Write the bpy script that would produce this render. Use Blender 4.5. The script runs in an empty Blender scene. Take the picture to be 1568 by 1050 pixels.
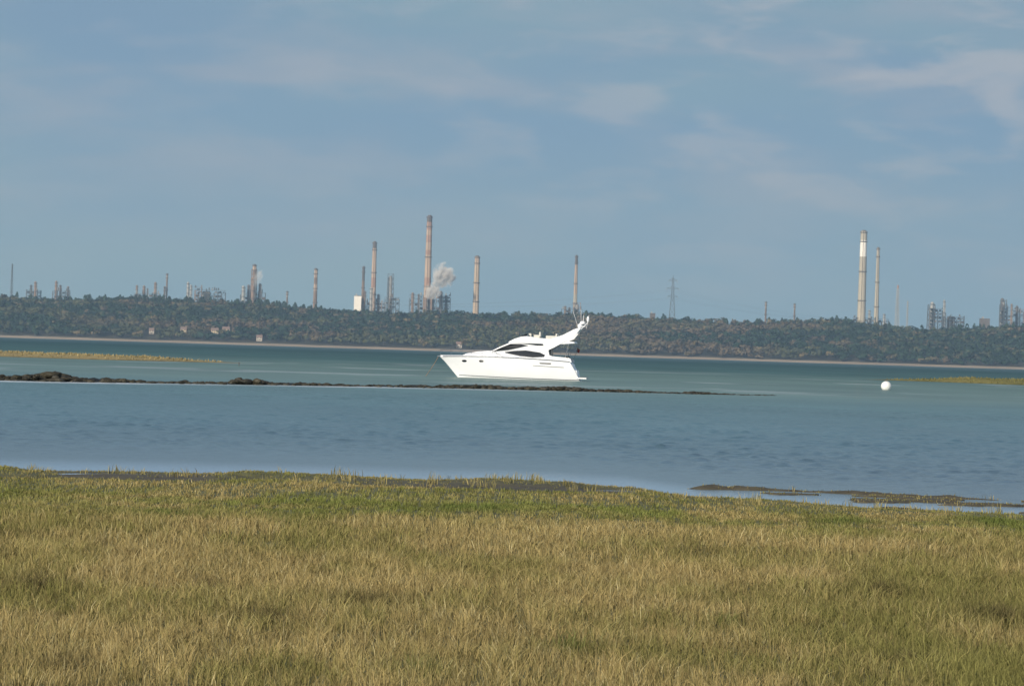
import bpy, math, random, bmesh
import numpy as np
from mathutils import Matrix, Vector
random.seed(4); rng=np.random.default_rng(7)
sc=bpy.context.scene
R=math.radians
# ------------------------------------------------------------------ survey
H=3.2; F=8000.0; ROLL=R(1.8); VH=-12.0
cr,sr=math.cos(ROLL),math.sin(ROLL)
def survey(px,py,D):
    """position (x,z) of a sighted point standing at distance D"""
    dx=px-784; dy=525-py
    u=dx*cr-dy*sr; v=dx*sr+dy*cr
    return D*u/F, H+D*(v-VH)/F
# ------------------------------------------------------------------ noise
def _hash(ix,iy,seed):
    n=(ix.astype(np.int64)*374761393+iy.astype(np.int64)*668265263+seed*1442695041)&0xffffffff
    n=((n^(n>>13))*1274126177)&0xffffffff
    n=(n^(n>>16))&0xffffffff
    return n/4294967295.0
def vnoise(x,y,seed=0):
    x=np.asarray(x,float); y=np.asarray(y,float)
    ix=np.floor(x); iy=np.floor(y); fx=x-ix; fy=y-iy
    fx=fx*fx*(3-2*fx); fy=fy*fy*(3-2*fy)
    a=_hash(ix,iy,seed); b=_hash(ix+1,iy,seed); c=_hash(ix,iy+1,seed); d=_hash(ix+1,iy+1,seed)
    return (a*(1-fx)+b*fx)*(1-fy)+(c*(1-fx)+d*fx)*fy
def fbm(x,y,seed=0,o=4):
    s=0;a=.5;t=0
    for i in range(o):
        s=s+a*vnoise(x*2**i,y*2**i,seed+i*17); t+=a; a*=.5
    return s/t
def sstep(a,b,x):
    t=np.clip((x-a)/(b-a),0,1); return t*t*(3-2*t)
# ------------------------------------------------------------------ mesh utils
def link(o,parent=None):
    sc.collection.objects.link(o)
    if parent: o.parent=parent
    return o
def np_mesh(name,V,Fc,mat,col=None,smooth=False,parent=None,normals=None):
    V=np.ascontiguousarray(V,dtype=np.float32); Fc=np.ascontiguousarray(Fc,dtype=np.int32)
    n,k=Fc.shape
    me=bpy.data.meshes.new(name)
    me.vertices.add(len(V)); me.vertices.foreach_set('co',V.ravel())
    me.loops.add(n*k); me.loops.foreach_set('vertex_index',Fc.ravel())
    me.polygons.add(n); me.polygons.foreach_set('loop_start',np.arange(0,n*k,k,dtype=np.int32))
    me.polygons.foreach_set('use_smooth',np.full(n,smooth or normals is not None,dtype=bool))
    me.update(calc_edges=True)
    if normals is not None: me.normals_split_custom_set_from_vertices(normals.astype(np.float32))
    if col is not None:
        c=np.ones((len(V),4),np.float32); c[:,:3]=col
        at=me.color_attributes.new('Col','FLOAT_COLOR','POINT'); at.data.foreach_set('color',c.ravel())
    me.materials.append(mat)
    return link(bpy.data.objects.new(name,me),parent)
class MB:
    def __init__(s): s.v=[];s.f=[];s.m=[]
    def add(s,vs,fs,m=0):
        b=len(s.v); s.v+= [tuple(p) for p in vs]; s.f+=[tuple(b+i for i in f) for f in fs]; s.m+=[m]*len(fs)
    def box(s,x0,x1,y0,y1,z0,z1,m=0):
        vs=[(x0,y0,z0),(x1,y0,z0),(x1,y1,z0),(x0,y1,z0),(x0,y0,z1),(x1,y0,z1),(x1,y1,z1),(x0,y1,z1)]
        s.add(vs,[(0,3,2,1),(4,5,6,7),(0,1,5,4),(1,2,6,5),(2,3,7,6),(3,0,4,7)],m)
    def cyl(s,p0,p1,r0,r1=None,n=12,m=0,caps=True):
        r1=r0 if r1 is None else r1
        p0=Vector(p0);p1=Vector(p1); d=(p1-p0).normalized()
        a=d.orthogonal().normalized(); b=d.cross(a)
        vs=[]
        for p,r in((p0,r0),(p1,r1)):
            for i in range(n):
                t=2*math.pi*i/n; vs.append(p+a*(r*math.cos(t))+b*(r*math.sin(t)))
        fs=[(i,(i+1)%n,n+(i+1)%n,n+i) for i in range(n)]
        if caps: fs+=[tuple(range(n))[::-1],tuple(range(n,2*n))]
        s.add(vs,fs,m)
    def prism(s,pts,w,m=0,y0=None):
        n=len(pts)
        vs=[(x,-w(x,z),z) for x,z in pts]+[(x,w(x,z),z) for x,z in pts]
        s.add(vs,[tuple(range(n)),tuple(range(2*n-1,n-1,-1))]+[(i,n+i,n+(i+1)%n,(i+1)%n) for i in range(n)],m)
    def slab(s,pts,ya,yb,m=0):
        n=len(pts)
        vs=[(x,ya(x,z),z) for x,z in pts]+[(x,yb(x,z),z) for x,z in pts]
        s.add(vs,[tuple(range(n)),tuple(range(2*n-1,n-1,-1))]+[(i,n+i,n+(i+1)%n,(i+1)%n) for i in range(n)],m)
    def ball(s,c,rx,ry,rz,m=0,n=16,k=8):
        vs=[(c[0],c[1],c[2]-rz)]
        for j in range(1,k):
            ph=-math.pi/2+math.pi*j/k
            for i in range(n):
                t=2*math.pi*i/n
                vs.append((c[0]+rx*math.cos(ph)*math.cos(t),c[1]+ry*math.cos(ph)*math.sin(t),c[2]+rz*math.sin(ph)))
        vs.append((c[0],c[1],c[2]+rz)); L=len(vs)-1
        fs=[(0,1+(i+1)%n,1+i) for i in range(n)]
        for j in range(k-2):
            a=1+j*n
            fs+=[(a+i,a+(i+1)%n,a+n+(i+1)%n,a+n+i) for i in range(n)]
        a=1+(k-2)*n
        fs+=[(a+i,a+(i+1)%n,L) for i in range(n)]
        s.add(vs,fs,m)
    def lattice(s,x,y,z0,z1,w0,w1,seg,t,m=0):
        for k in range(4):
            sx=(-1,1,1,-1)[k]; sy=(-1,-1,1,1)[k]; nx=(-1,1,1,-1)[(k+1)%4]; ny=(-1,-1,1,1)[(k+1)%4]
            for i in range(seg):
                a=i/seg;b=(i+1)/seg
                wa=(w0+(w1-w0)*a)/2; wb=(w0+(w1-w0)*b)/2
                za=z0+(z1-z0)*a; zb=z0+(z1-z0)*b
                s.cyl((x+sx*wa,y+sy*wa,za),(x+sx*wb,y+sy*wb,zb),t,n=4,m=m)
                s.cyl((x+sx*wa,y+sy*wa,za),(x+nx*wb,y+ny*wb,zb),t*.6,n=4,m=m)
                s.cyl((x+nx*wa,y+ny*wa,za),(x+sx*wb,y+sy*wb,zb),t*.6,n=4,m=m)
                s.cyl((x+sx*wb,y+sy*wb,zb),(x+nx*wb,y+ny*wb,zb),t*.6,n=4,m=m)
    def obj(s,name,mats,parent=None,bevel=0,smooth=False,angle=35):
        me=bpy.data.meshes.new(name); me.from_pydata(s.v,[],s.f)
        for mm in mats: me.materials.append(mm)
        me.polygons.foreach_set('material_index',s.m)
        bm=bmesh.new(); bm.from_mesh(me); bmesh.ops.recalc_face_normals(bm,faces=bm.faces); bm.to_mesh(me); bm.free()
        o=link(bpy.data.objects.new(name,me),parent)
        if smooth:
            me.polygons.foreach_set('use_smooth',[True]*len(me.polygons))
            me.set_sharp_from_angle(angle=R(angle))
        if bevel:
            b=o.modifiers.new('Bevel','BEVEL'); b.width=bevel; b.segments=3; b.limit_method='ANGLE'; b.angle_limit=R(25)
        return o
# ------------------------------------------------------------------ materials
def newmat(name):
    m=bpy.data.materials.new(name); m.use_nodes=True
    nt=m.node_tree; return m,nt,nt.nodes['Principled BSDF']
def pmat(name,c,rough=.6,var=.15,scale=1.0,metal=0,spec=.3,stretch=(1,1,1),bump=0):
    m,nt,b=newmat(name)
    tc=nt.nodes.new('ShaderNodeTexCoord'); mp=nt.nodes.new('ShaderNodeMapping'); mp.inputs['Scale'].default_value=stretch
    no=nt.nodes.new('ShaderNodeTexNoise'); no.inputs['Scale'].default_value=scale; no.inputs['Detail'].default_value=6
    nt.links.new(tc.outputs['Object'],mp.inputs[0]); nt.links.new(mp.outputs[0],no.inputs['Vector'])
    rp=nt.nodes.new('ShaderNodeValToRGB'); e=rp.color_ramp.elements
    e[0].position=.3;e[1].position=.7
    e[0].color=(*[x*(1-var) for x in c],1); e[1].color=(*[min(1,x*(1+var)) for x in c],1)
    nt.links.new(no.outputs['Fac'],rp.inputs[0]); nt.links.new(rp.outputs[0],b.inputs['Base Color'])
    b.inputs['Roughness'].default_value=rough; b.inputs['Metallic'].default_value=metal
    b.inputs['Specular IOR Level'].default_value=spec
    return m
def colmat(name,rough=.8,transl=0.0,spec=.1):
    m,nt,b=newmat(name)
    a=nt.nodes.new('ShaderNodeVertexColor'); a.layer_name='Col'
    nt.links.new(a.outputs[0],b.inputs['Base Color']); b.inputs['Roughness'].default_value=rough
    b.inputs['Specular IOR Level'].default_value=spec
    if transl:
        t=nt.nodes.new('ShaderNodeBsdfTranslucent'); mx=nt.nodes.new('ShaderNodeMixShader'); mx.inputs[0].default_value=transl
        nt.links.new(a.outputs[0],t.inputs[0]); nt.links.new(b.outputs[0],mx.inputs[1]); nt.links.new(t.outputs[0],mx.inputs[2])
        nt.links.new(mx.outputs[0],nt.nodes['Material Output'].inputs[0])
    return m
# ------------------------------------------------------------------ camera
cam=bpy.data.cameras.new('camera'); co=link(bpy.data.objects.new('camera',cam)); sc.camera=co
cam.sensor_width=36; cam.lens=F*36/1568; cam.clip_start=.5; cam.clip_end=40000
Rm=Matrix(((cr,-sr,0),(0,0,-1),(sr,cr,0)))
P=Matrix.Rotation(-VH/F,3,'X')
co.matrix_world=Matrix.Translation((0,0,H))@(P@Rm).to_4x4()
# ------------------------------------------------------------------ light
EL=R(25); az=math.atan2(-.52,-.85)
sd=Vector((math.sin(az)*math.cos(EL),math.cos(az)*math.cos(EL),math.sin(EL)))
sun=bpy.data.lights.new('sun','SUN'); sun.energy=4.0; sun.angle=R(.5); sun.color=(1,.93,.80)
so=link(bpy.data.objects.new('sun',sun)); so.rotation_euler=sd.to_track_quat('Z','Y').to_euler(); so.location=(0,0,50)
w=bpy.data.worlds.new('World'); sc.world=w; w.use_nodes=True; nt=w.node_tree; nt.nodes.clear()
N=nt.nodes.new; L=nt.links.new
out=N('ShaderNodeOutputWorld'); sky=N('ShaderNodeTexSky'); sky.sky_type='NISHITA'; sky.sun_disc=False
sky.sun_elevation=EL; sky.sun_rotation=az%(2*math.pi); sky.dust_density=1.5
b1=N('ShaderNodeBackground'); b1.inputs[1].default_value=.10; L(sky.outputs[0],b1.inputs[0])
tc=N('ShaderNodeTexCoord'); sx=N('ShaderNodeSeparateXYZ'); L(tc.outputs['Generated'],sx.inputs[0])
grad=N('ShaderNodeValToRGB'); g=grad.color_ramp
mr=N('ShaderNodeMapRange'); mr.inputs[1].default_value=0; mr.inputs[2].default_value=.08; L(sx.outputs[2],mr.inputs[0]); L(mr.outputs[0],grad.inputs[0])
g.elements[0].color=(.20,.345,.475,1); g.elements[1].color=(.215,.325,.45,1)
e=g.elements.new(.25); e.color=(.20,.34,.485,1)
e=g.elements.new(.55); e.color=(.195,.33,.485,1)
def cloudnoise(scale,seed,lo,hi,det=5):
    mp=N('ShaderNodeMapping'); mp.inputs['Scale'].default_value=scale; mp.inputs['Location'].default_value=(seed,seed*.7,seed*.3)
    n=N('ShaderNodeTexNoise'); n.inputs['Scale'].default_value=1; n.inputs['Detail'].default_value=det; n.inputs['Roughness'].default_value=.5
    n.inputs['Distortion'].default_value=.3
    L(tc.outputs['Generated'],mp.inputs[0]); L(mp.outputs[0],n.inputs['Vector'])
    r=N('ShaderNodeMapRange'); r.interpolation_type='SMOOTHSTEP'; r.inputs[1].default_value=lo; r.inputs[2].default_value=hi; L(n.outputs['Fac'],r.inputs[0])
    return r.outputs[0]
def mix(fac,a,b,m=1.0):
    mu=N('ShaderNodeMath'); mu.operation='MULTIPLY'; mu.use_clamp=True; mu.inputs[1].default_value=m; L(fac,mu.inputs[0])
    x=N('ShaderNodeMix'); x.data_type='RGBA'; L(mu.outputs[0],x.inputs[0])
    L(a,x.inputs[6]) 
    if isinstance(b,tuple): x.inputs[7].default_value=b
    else: L(b,x.inputs[7])
    return x.outputs[2]
c1=mix(cloudnoise((9,3,22),3.1,.35,.65,2),grad.outputs[0],(.245,.385,.455,1),.55)
up=N('ShaderNodeMapRange'); up.inputs[1].default_value=.006; up.inputs[2].default_value=.055; L(sx.outputs[2],up.inputs[0])
cn=cloudnoise((24,8,95),8.4,.40,.72,7)
mu=N('ShaderNodeMath'); mu.operation='MULTIPLY'; L(cn,mu.inputs[0]); L(up.outputs[0],mu.inputs[1])
c2=mix(mu.outputs[0],c1,(.33,.39,.475,1),.62)
rt=N('ShaderNodeMapRange'); rt.inputs[1].default_value=-.06; rt.inputs[2].default_value=.05; rt.inputs[3].default_value=.3; rt.inputs[4].default_value=1.2; L(sx.outputs[0],rt.inputs[0])
cn2=cloudnoise((50,20,165),2.2,.46,.70,7)
mu2=N('ShaderNodeMath'); mu2.operation='MULTIPLY'; L(cn2,mu2.inputs[0]); L(up.outputs[0],mu2.inputs[1])
mu3=N('ShaderNodeMath'); mu3.operation='MULTIPLY'; L(mu2.outputs[0],mu3.inputs[0]); L(rt.outputs[0],mu3.inputs[1])
c2=mix(mu3.outputs[0],c2,(.42,.455,.51,1),.50)
b2=N('ShaderNodeBackground'); L(c2,b2.inputs[0]); b2.inputs[1].default_value=1
mf=N('ShaderNodeMapRange'); mf.interpolation_type='SMOOTHSTEP'; mf.inputs[1].default_value=.12; mf.inputs[2].default_value=.5; L(sx.outputs[2],mf.inputs[0])
mx=N('ShaderNodeMixShader'); L(mf.outputs[0],mx.inputs[0]); L(b2.outputs[0],mx.inputs[1]); L(b1.outputs[0],mx.inputs[2]); L(mx.outputs[0],out.inputs[0])
# real aerial haze lying over the strait and the far coast
m=MB(); m.box(-5000,5000,2500,9000,-5,260)
hm=bpy.data.materials.new('sea_haze'); hm.use_nodes=True; t=hm.node_tree; t.nodes.clear()
o_=t.nodes.new('ShaderNodeOutputMaterial'); v=t.nodes.new('ShaderNodeVolumeScatter'); v.inputs['Color'].default_value=(.47,.72,1,1); v.inputs['Density'].default_value=8.2e-5; v.inputs['Anisotropy'].default_value=0
t.links.new(v.outputs[0],o_.inputs['Volume']); m.obj('sea_haze',[hm])

# ------------------------------------------------------------------ marsh ground
EX=np.array([-150,-40,-13,-7,0,3.0,4.6,7,13,30,150]); EY=np.array([118,119,123.5,126,127.5,125,117,112.5,107.5,104,101])
def edge_y(x): return np.interp(x,EX,EY)+2.4*(fbm(x*.45,x*0+3,5)-.5)
def mudfield(x,y):
    d=edge_y(x)-y
    n=fbm(x*.22,y*.07,31)
    m=sstep(.50,.58,n)*sstep(17,12,d)*sstep(.5,2,d)
    m=np.maximum(m,sstep(.36,.46,fbm(x*.9,y*.3,33))*np.exp(-((x+7.8)/1.4)**4-((y-119.5)/2.4)**4))
    m=np.maximum(m,sstep(.34,.44,fbm(x*.6,y*.16,9))*np.exp(-((x-.6)/4.6)**4-((y-116.5)/5.5)**4))
    m=np.maximum(m,sstep(.36,.46,fbm(x*.9,y*.3,34))*np.exp(-((x+5.3)/1.1)**4-((y-116)/2.0)**4))
    return np.clip(m,0,1)
def ground_z(x,y):
    d=edge_y(x)-y
    z=np.where(d>0,.02+.22*sstep(0,7,d),.02+d*.15)
    z=z+.12*(fbm(x*.25,y*.1,2)-.5)*sstep(0,4,d)+.05*(fbm(x*1.3,y*1.3,4)-.5)*sstep(-1,2,d)
    z=z-.17*mudfield(x,y)*sstep(0,4,d)
    bar=sstep(2.8,5,x)*np.exp(-((y-(127.0-.12*x)+.9*np.sin(x*.7))/1.0)**2)
    isl=sstep(.54,.62,fbm(x*.7,y*.45,77))*sstep(4,6,x)*sstep(107,109,y)*sstep(127,124,y)
    z=np.maximum(z,-.5+.57*bar*(.70+.5*fbm(x*.9,y*.5,8)))
    z=np.maximum(z,np.where(isl>0,-.2+.24*isl,-9))
    return np.maximum(z,-.8)
xs=np.concatenate([np.linspace(-250,-24,40),np.arange(-23.6,23.7,.2),np.linspace(24,250,40)])
ys=np.concatenate([np.linspace(-30,38,30),np.arange(38.5,100,.5),np.arange(100,135,.2),np.linspace(135.5,150,12)])
X,Y=np.meshgrid(xs,ys); Z=ground_z(X,Y)
def gridfaces(r,c):
    i=np.arange(r-1)[:,None]*c+np.arange(c-1)[None,:]
    i=i.ravel(); return np.stack([i,i+1,i+c+1,i+c],1)
gm,gnt,gb=newmat('marsh_soil')
t=gnt.nodes.new('ShaderNodeTexCoord'); n1=gnt.nodes.new('ShaderNodeTexNoise'); n1.inputs['Scale'].default_value=2.5; n1.inputs['Detail'].default_value=8
a=gnt.nodes.new('ShaderNodeVertexColor'); a.layer_name='Col'; mm=gnt.nodes.new('ShaderNodeMix'); mm.data_type='RGBA'; mm.blend_type='MULTIPLY'; mm.inputs[0].default_value=.8
rp=gnt.nodes.new('ShaderNodeValToRGB'); rp.color_ramp.elements[0].position=.3; rp.color_ramp.elements[1].position=.7; rp.color_ramp.elements[0].color=(.5,.5,.5,1); rp.color_ramp.elements[1].color=(1.3,1.3,1.2,1)
gnt.links.new(t.outputs['Object'],n1.inputs['Vector']); gnt.links.new(n1.outputs[0],rp.inputs[0]); gnt.links.new(a.outputs[0],mm.inputs[6]); gnt.links.new(rp.outputs[0],mm.inputs[7]); gnt.links.new(mm.outputs[2],gb.inputs['Base Color'])
gb.inputs['Roughness'].default_value=.75
bp=gnt.nodes.new('ShaderNodeBump'); bp.inputs['Strength'].default_value=.6; bp.inputs['Distance'].default_value=.05; gnt.links.new(n1.outputs[0],bp.inputs['Height']); gnt.links.new(bp.outputs[0],gb.inputs['Normal'])
mud=np.clip(mudfield(X,Y)+sstep(1.5,-.3,edge_y(X)-Y),0,1).ravel()[:,None]
gc=(1-mud)*np.array([.14,.135,.05])+mud*np.array([.095,.08,.052])
np_mesh('marsh_ground',np.stack([X.ravel(),Y.ravel(),Z.ravel()],1),gridfaces(len(ys),len(xs)),gm,gc,True)

# ------------------------------------------------------------------ marsh grass (one mesh of blades)
def scatter(n,y0,y1):
    y=np.sqrt(rng.random(n)*(y1**2-y0**2)+y0**2); x=(rng.random(n)*2-1)*(.12*y+1.2); return x,y
def blades(x,y,z,h,wd,lean,col,tipk=1.2,la=None):
    n=len(x); th=rng.random(n)*math.pi*2
    la=rng.random(n)*6.28 if la is None else la
    dx=np.cos(th)*wd/2; dy=np.sin(th)*wd/2
    lx=np.cos(la)*lean*h; ly=np.sin(la)*lean*h
    V=np.empty((n,5,3),np.float32)
    V[:,0]=np.stack([x-dx,y-dy,z-.03],1); V[:,1]=np.stack([x+dx,y+dy,z-.03],1)
    V[:,2]=np.stack([x-dx*.7+lx*.35,y-dy*.7+ly*.35,z+h*.55],1); V[:,3]=np.stack([x+dx*.7+lx*.35,y+dy*.7+ly*.35,z+h*.55],1)
    V[:,4]=np.stack([x+lx,y+ly,z+h*np.sqrt(np.clip(1-lean**2*.6,.1,1))],1)
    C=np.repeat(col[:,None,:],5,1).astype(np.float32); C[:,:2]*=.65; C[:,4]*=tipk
    b=(np.arange(n)*5)[:,None]
    Fc=np.concatenate([b+np.array([[0,1,3]]),b+np.array([[0,3,2]]),b+np.array([[2,3,4]])],0)
    return V.reshape(-1,3),Fc,C.reshape(-1,3)
parts=[scatter(235000,43,72),scatter(175000,68,100),scatter(120000,96,131)]
gx=np.concatenate([p[0] for p in parts]); gy=np.concatenate([p[1] for p in parts])
jx=gx+.25*(vnoise(gx*2,gy*2,3)-.5); jy=gy+.25*(vnoise(gx*2,gy*2,4)-.5)
S_=.36
ccx=np.round(jx/S_); ccy=np.round(jy/S_); hsh=_hash(ccx,ccy,99); hs2=_hash(ccx,ccy,98)
pull=.45*rng.random(len(gx)); tx_=(ccx+.6*(hsh-.5))*S_; ty_=(ccy+.6*(hs2-.5))*S_
gx=gx+(tx_-gx)*pull; gy=gy+(ty_-gy)*pull
d=edge_y(gx)-gy; gz=ground_z(gx,gy); mdf=mudfield(gx,gy)
keep=(gz>-.02)&((rng.random(len(gx))>mdf*.98)|((hsh>.94)&(rng.random(len(gx))<.7)))&((d>0)|(rng.random(len(gx))<.45))
gx,gy,gz,d,mdf,hsh,hs2=[q[keep] for q in (gx,gy,gz,d,mdf,hsh,hs2)]
n=len(gx)
tall=sstep(93,76,gy+10*(fbm(gx*.12,gy*.05,61)-.5)*2)
patch=fbm(gx*.5,gy*.16,21); fine=fbm(gx*2.2,gy*1.0,22); big=fbm(gx*.16,gy*.045,23)
h=(.03+.045*fine+.045*hsh**2)*(1-.45*sstep(16,4,d))+(tall)*(.04+.09*fine+.08*hsh**2)
# scattered taller reed tufts along the wet fringe
tuft=((hsh>.955)&(d<12)&(d>-30)&(fbm(gx*.4,gy*.2,88)>.45)); h=np.where(tuft,h+.07+.09*hs2,h)
h*=rng.uniform(.5,1.3,n)
tan=np.array([.36,.275,.118]); straw=np.array([.47,.395,.205]); olive=np.array([.20,.187,.06]); green=np.array([.14,.18,.043]); dk=np.array([.075,.058,.03])
gr=np.clip(sstep(.40,.60,patch)*.65+(1-tall)*.32+sstep(.46,.62,big)*.38+(hs2-.5)*.5+sstep(60,46,gy)*.28+rng.normal(0,.2,n)-.14,0,1)[:,None]
r1=rng.random(n)[:,None]
base=np.where(r1<.13,straw,tan)*(1-gr)+gr*(olive*(1-(1-tall[:,None])*.3)+green*((1-tall[:,None])*.3))
band=(np.exp(-((gy-98-1.5*np.sin(gx*.4))/8)**2)*sstep(.46,.60,fbm(gx*.4,gy*.12,41)))[:,None]
base=base*(1-band*.6)+np.array([.155,.19,.045])*band*.6
fr=sstep(10,2,d)[:,None]; base=base*(1-fr*.5)+np.array([.26,.22,.09])*fr*.5
base=np.where(tuft[:,None],base*.4+np.array([.34,.28,.13])*.6,base)
clumps=[(435,812,.32,.28,1),(318,905,.22,.3,0),(1525,955,.45,.35,0),(1110,960,.18,.2,1),(1060,850,.3,.2,0),(720,780,.8,.15,1),(1300,800,.7,.2,1),(15,828,.3,.3,0),
 (400,955,.3,.2,0),(1340,915,.4,.2,0),(640,1040,.3,.2,1),(60,905,.4,.25,0),(560,930,.4,.15,0),(1500,800,.9,.15,1),(250,790,.6,.2,1),(1390,1020,.25,.2,0),(870,1000,.3,.2,1),(100,1030,.3,.2,0)]
for cpx,cpy,r,hh,gk in clumps:
    D=70
    for _ in range(6):
        xx,zz=survey(cpx,cpy,D); D=D*(H-.25)/max(H-zz,.1)
    xx,_=survey(cpx,cpy,D)
    k=np.exp(-((gx-xx)/r)**2-((gy-D)/(r*2))**2)
    h=h+hh*.35*k*rng.uniform(.4,1.2,n)
    kk=(np.clip(k*1.2,0,1)*.7)[:,None]
    base=base*(1-kk)+(np.array([.11,.145,.037]) if gk else dk)*kk
base=base*(.62+.56*fine[:,None]+.30*hsh[:,None])*rng.uniform(.62,1.25,n)[:,None]
seedhead=(rng.random(n)<.035)&(tall>.5); h=np.where(seedhead,np.minimum(h*1.6,.30),h)
wd=np.interp(gy,[43,75,130],[.008,.012,.020])*rng.uniform(.7,1.4,n)
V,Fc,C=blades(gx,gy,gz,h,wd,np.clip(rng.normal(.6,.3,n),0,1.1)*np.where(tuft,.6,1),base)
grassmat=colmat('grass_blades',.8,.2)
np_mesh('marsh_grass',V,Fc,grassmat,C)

# ------------------------------------------------------------------ rocks line
RPX=[-500,0,120,350,600,784,950,1100,1568,1900]; RD=[340,368,374,396,420,433,442,450,508,540]
rx_=[survey(p,580,dd)[0] for p,dd in zip(RPX,RD)]
def rock_y(x): return np.interp(x,rx_,RD)
PH=[(-500,.3),(0,.38),(20,.22),(50,.45),(75,.62),(95,.55),(118,.26),(200,.18),(215,.13),(350,.12),(362,.36),(400,.38),(420,.15),(480,.17),(540,.09),(640,.14),(690,.19),(730,.28),(800,.19),(870,.30),(900,.16),(960,.17),(1000,.08),(1040,.06),(1070,.16),(1100,.06),(1150,.02),(1300,.0),(1568,.0),(1900,0)]
phx=[(p-784)/F*np.interp(p,RPX,RD) for p,_ in PH]; phh=[q for _,q in PH]
bm=bmesh.new(); bmesh.ops.create_icosphere(bm,subdivisions=2,radius=1); ico=np.array([v.co[:] for v in bm.verts]); icf=np.array([[v.index for v in f.verts] for f in bm.faces]); bm.free()
VV=[];FF=[];CC=[];off=0
for i in range(3800):
    x=rng.uniform(-55,42); hh=float(np.interp(x,phx,phh))
    if hh<.015 or rng.random()>.2+hh*2.4: continue
    yy=float(rock_y(x))+rng.normal(0,1.6); s=rng.uniform(.10,.26)*(0.6+hh)
    sxx=s*rng.uniform(1,2.6); szz=min(s*rng.uniform(.5,.9),hh*.8+.03)
    a=rng.random()*6.28; off3=rng.random(3)*50
    p=ico*(1+.6*(vnoise(ico[:,0]*2+off3[0],ico[:,1]*2+ico[:,2]*1.7+off3[1],i)-.5))[:,None]
    p=p*[sxx,s*1.3,szz]; ca,sa=math.cos(a*.1),math.sin(a*.1)
    q=np.stack([p[:,0]*ca-p[:,1]*sa+x,p[:,0]*sa+p[:,1]*ca+yy,p[:,2]+max(0,rng.uniform(-.05,hh*.8))],1)
    VV.append(q);FF.append(icf+off);off+=len(q)
    c=np.array([.036,.033,.026])*rng.uniform(.6,1.7)+np.array([.01,.008,0])*rng.random(); CC.append(np.tile(c,(len(q),1)))
bx=np.arange(-60,45,.25); hb_=np.interp(bx,phx,phh)*(.0+1.7*fbm(bx*.6,bx*0,5)) 
rowsY=[-4,-2,-1,0,1,2,4]; rz=[-.15,.0,.7,1,.7,0,-.15]
q=np.concatenate([np.stack([bx,rock_y(bx)+ry+.8*vnoise(bx*.5,bx*0+ry,3),np.where(rzz<=0,rzz-.03,hb_*rzz*(.7+.6*vnoise(bx*2,bx*0+ry,8))-.02)],1) for ry,rzz in zip(rowsY,rz)])
VV.append(q); FF2=gridfaces(7,len(bx))+off
CC.append(np.tile([.03,.028,.022],(len(q),1)))
FF.append(np.concatenate([FF2[:,[0,1,2]],FF2[:,[0,2,3]]]))
np_mesh('rock_reef',np.concatenate(VV),np.concatenate(FF),colmat('wet_rock',.6,0,.3),np.concatenate(CC))

# ------------------------------------------------------------------ sea
ys=np.concatenate([np.arange(102,300,.2),np.arange(300,620,.45),np.geomspace(620,6520,260)])
ts=np.concatenate([np.linspace(-3,-.135,24),np.linspace(-.13,.13,700),np.linspace(.135,3,24)])
T,Y=np.meshgrid(ts,ys); X=T*Y
Z=np.zeros_like(X)
off_=Y-edge_y(X)
amp_d=(1-.3*sstep(250,900,Y))*(sstep(14,42,off_)*.82+.05*sstep(0,4,off_)+.13*sstep(10,22,off_))
gust=.5+1.0*fbm(X*.07,Y*.015,91)
for i in range(46):
    lam=.42*(3.0)**(rng.random()); k=2*math.pi/lam; th=R(262)+rng.normal(0,.5)
    a=.0062*lam*rng.uniform(.5,1.2)
    fade=1-sstep(lam*230,lam*480,Y)
    wx=vnoise(X*.3+i,Y*.12,i)*6
    Z+=a*fade*np.sin(k*(X*math.cos(th)+Y*math.sin(th))+rng.random()*6.28+wx)
Z=Z*amp_d*gust; Z=Z+6*Z*Z*(Z>0)
Z[:, :23]=0; Z[:, -23:]=0
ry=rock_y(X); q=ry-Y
foam_and_sheen=sstep(0,2,q)*sstep(20,8,q)*(X<14)*(.45+.55*sstep(.35,.6,fbm(X*.2,Y*.1,55)))  # shoal foam plus bright calm-water reflection, painted as pale water colour
foam_and_sheen=foam_and_sheen*np.interp(X,[-60,-45,-12,0,14],[.9,.9,.8,.45,0])
foam_and_sheen=np.maximum(foam_and_sheen,.22*sstep(.64,.74,fbm(X*.06,Y*.02,66))*sstep(450,520,Y)*sstep(1200,800,Y))
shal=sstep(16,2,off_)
col=np.stack([foam_and_sheen.ravel(),shal.ravel(),np.zeros(foam_and_sheen.size)],1)
wm,wnt,wb=newmat('sea_water_surface')
wnt.nodes.remove(wb)
Nw=wnt.nodes.new; Lw=wnt.links.new
ge=Nw('ShaderNodeNewGeometry'); s3=Nw('ShaderNodeSeparateXYZ'); Lw(ge.outputs['Position'],s3.inputs[0])
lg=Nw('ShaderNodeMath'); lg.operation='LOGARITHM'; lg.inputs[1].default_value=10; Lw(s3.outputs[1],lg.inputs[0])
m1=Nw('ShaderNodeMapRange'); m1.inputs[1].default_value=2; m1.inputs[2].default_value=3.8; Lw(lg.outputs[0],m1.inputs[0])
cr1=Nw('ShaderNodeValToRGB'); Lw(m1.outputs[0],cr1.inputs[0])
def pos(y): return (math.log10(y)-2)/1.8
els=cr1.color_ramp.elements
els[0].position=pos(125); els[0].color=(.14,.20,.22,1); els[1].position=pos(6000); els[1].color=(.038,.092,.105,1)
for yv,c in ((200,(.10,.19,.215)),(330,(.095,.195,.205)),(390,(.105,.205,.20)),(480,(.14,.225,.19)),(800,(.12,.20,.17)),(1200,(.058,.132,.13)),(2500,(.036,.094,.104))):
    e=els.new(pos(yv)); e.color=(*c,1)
mpb=Nw('ShaderNodeMapping'); mpb.inputs['Scale'].default_value=(.04,.012,1); Lw(ge.outputs['Position'],mpb.inputs[0])
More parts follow.
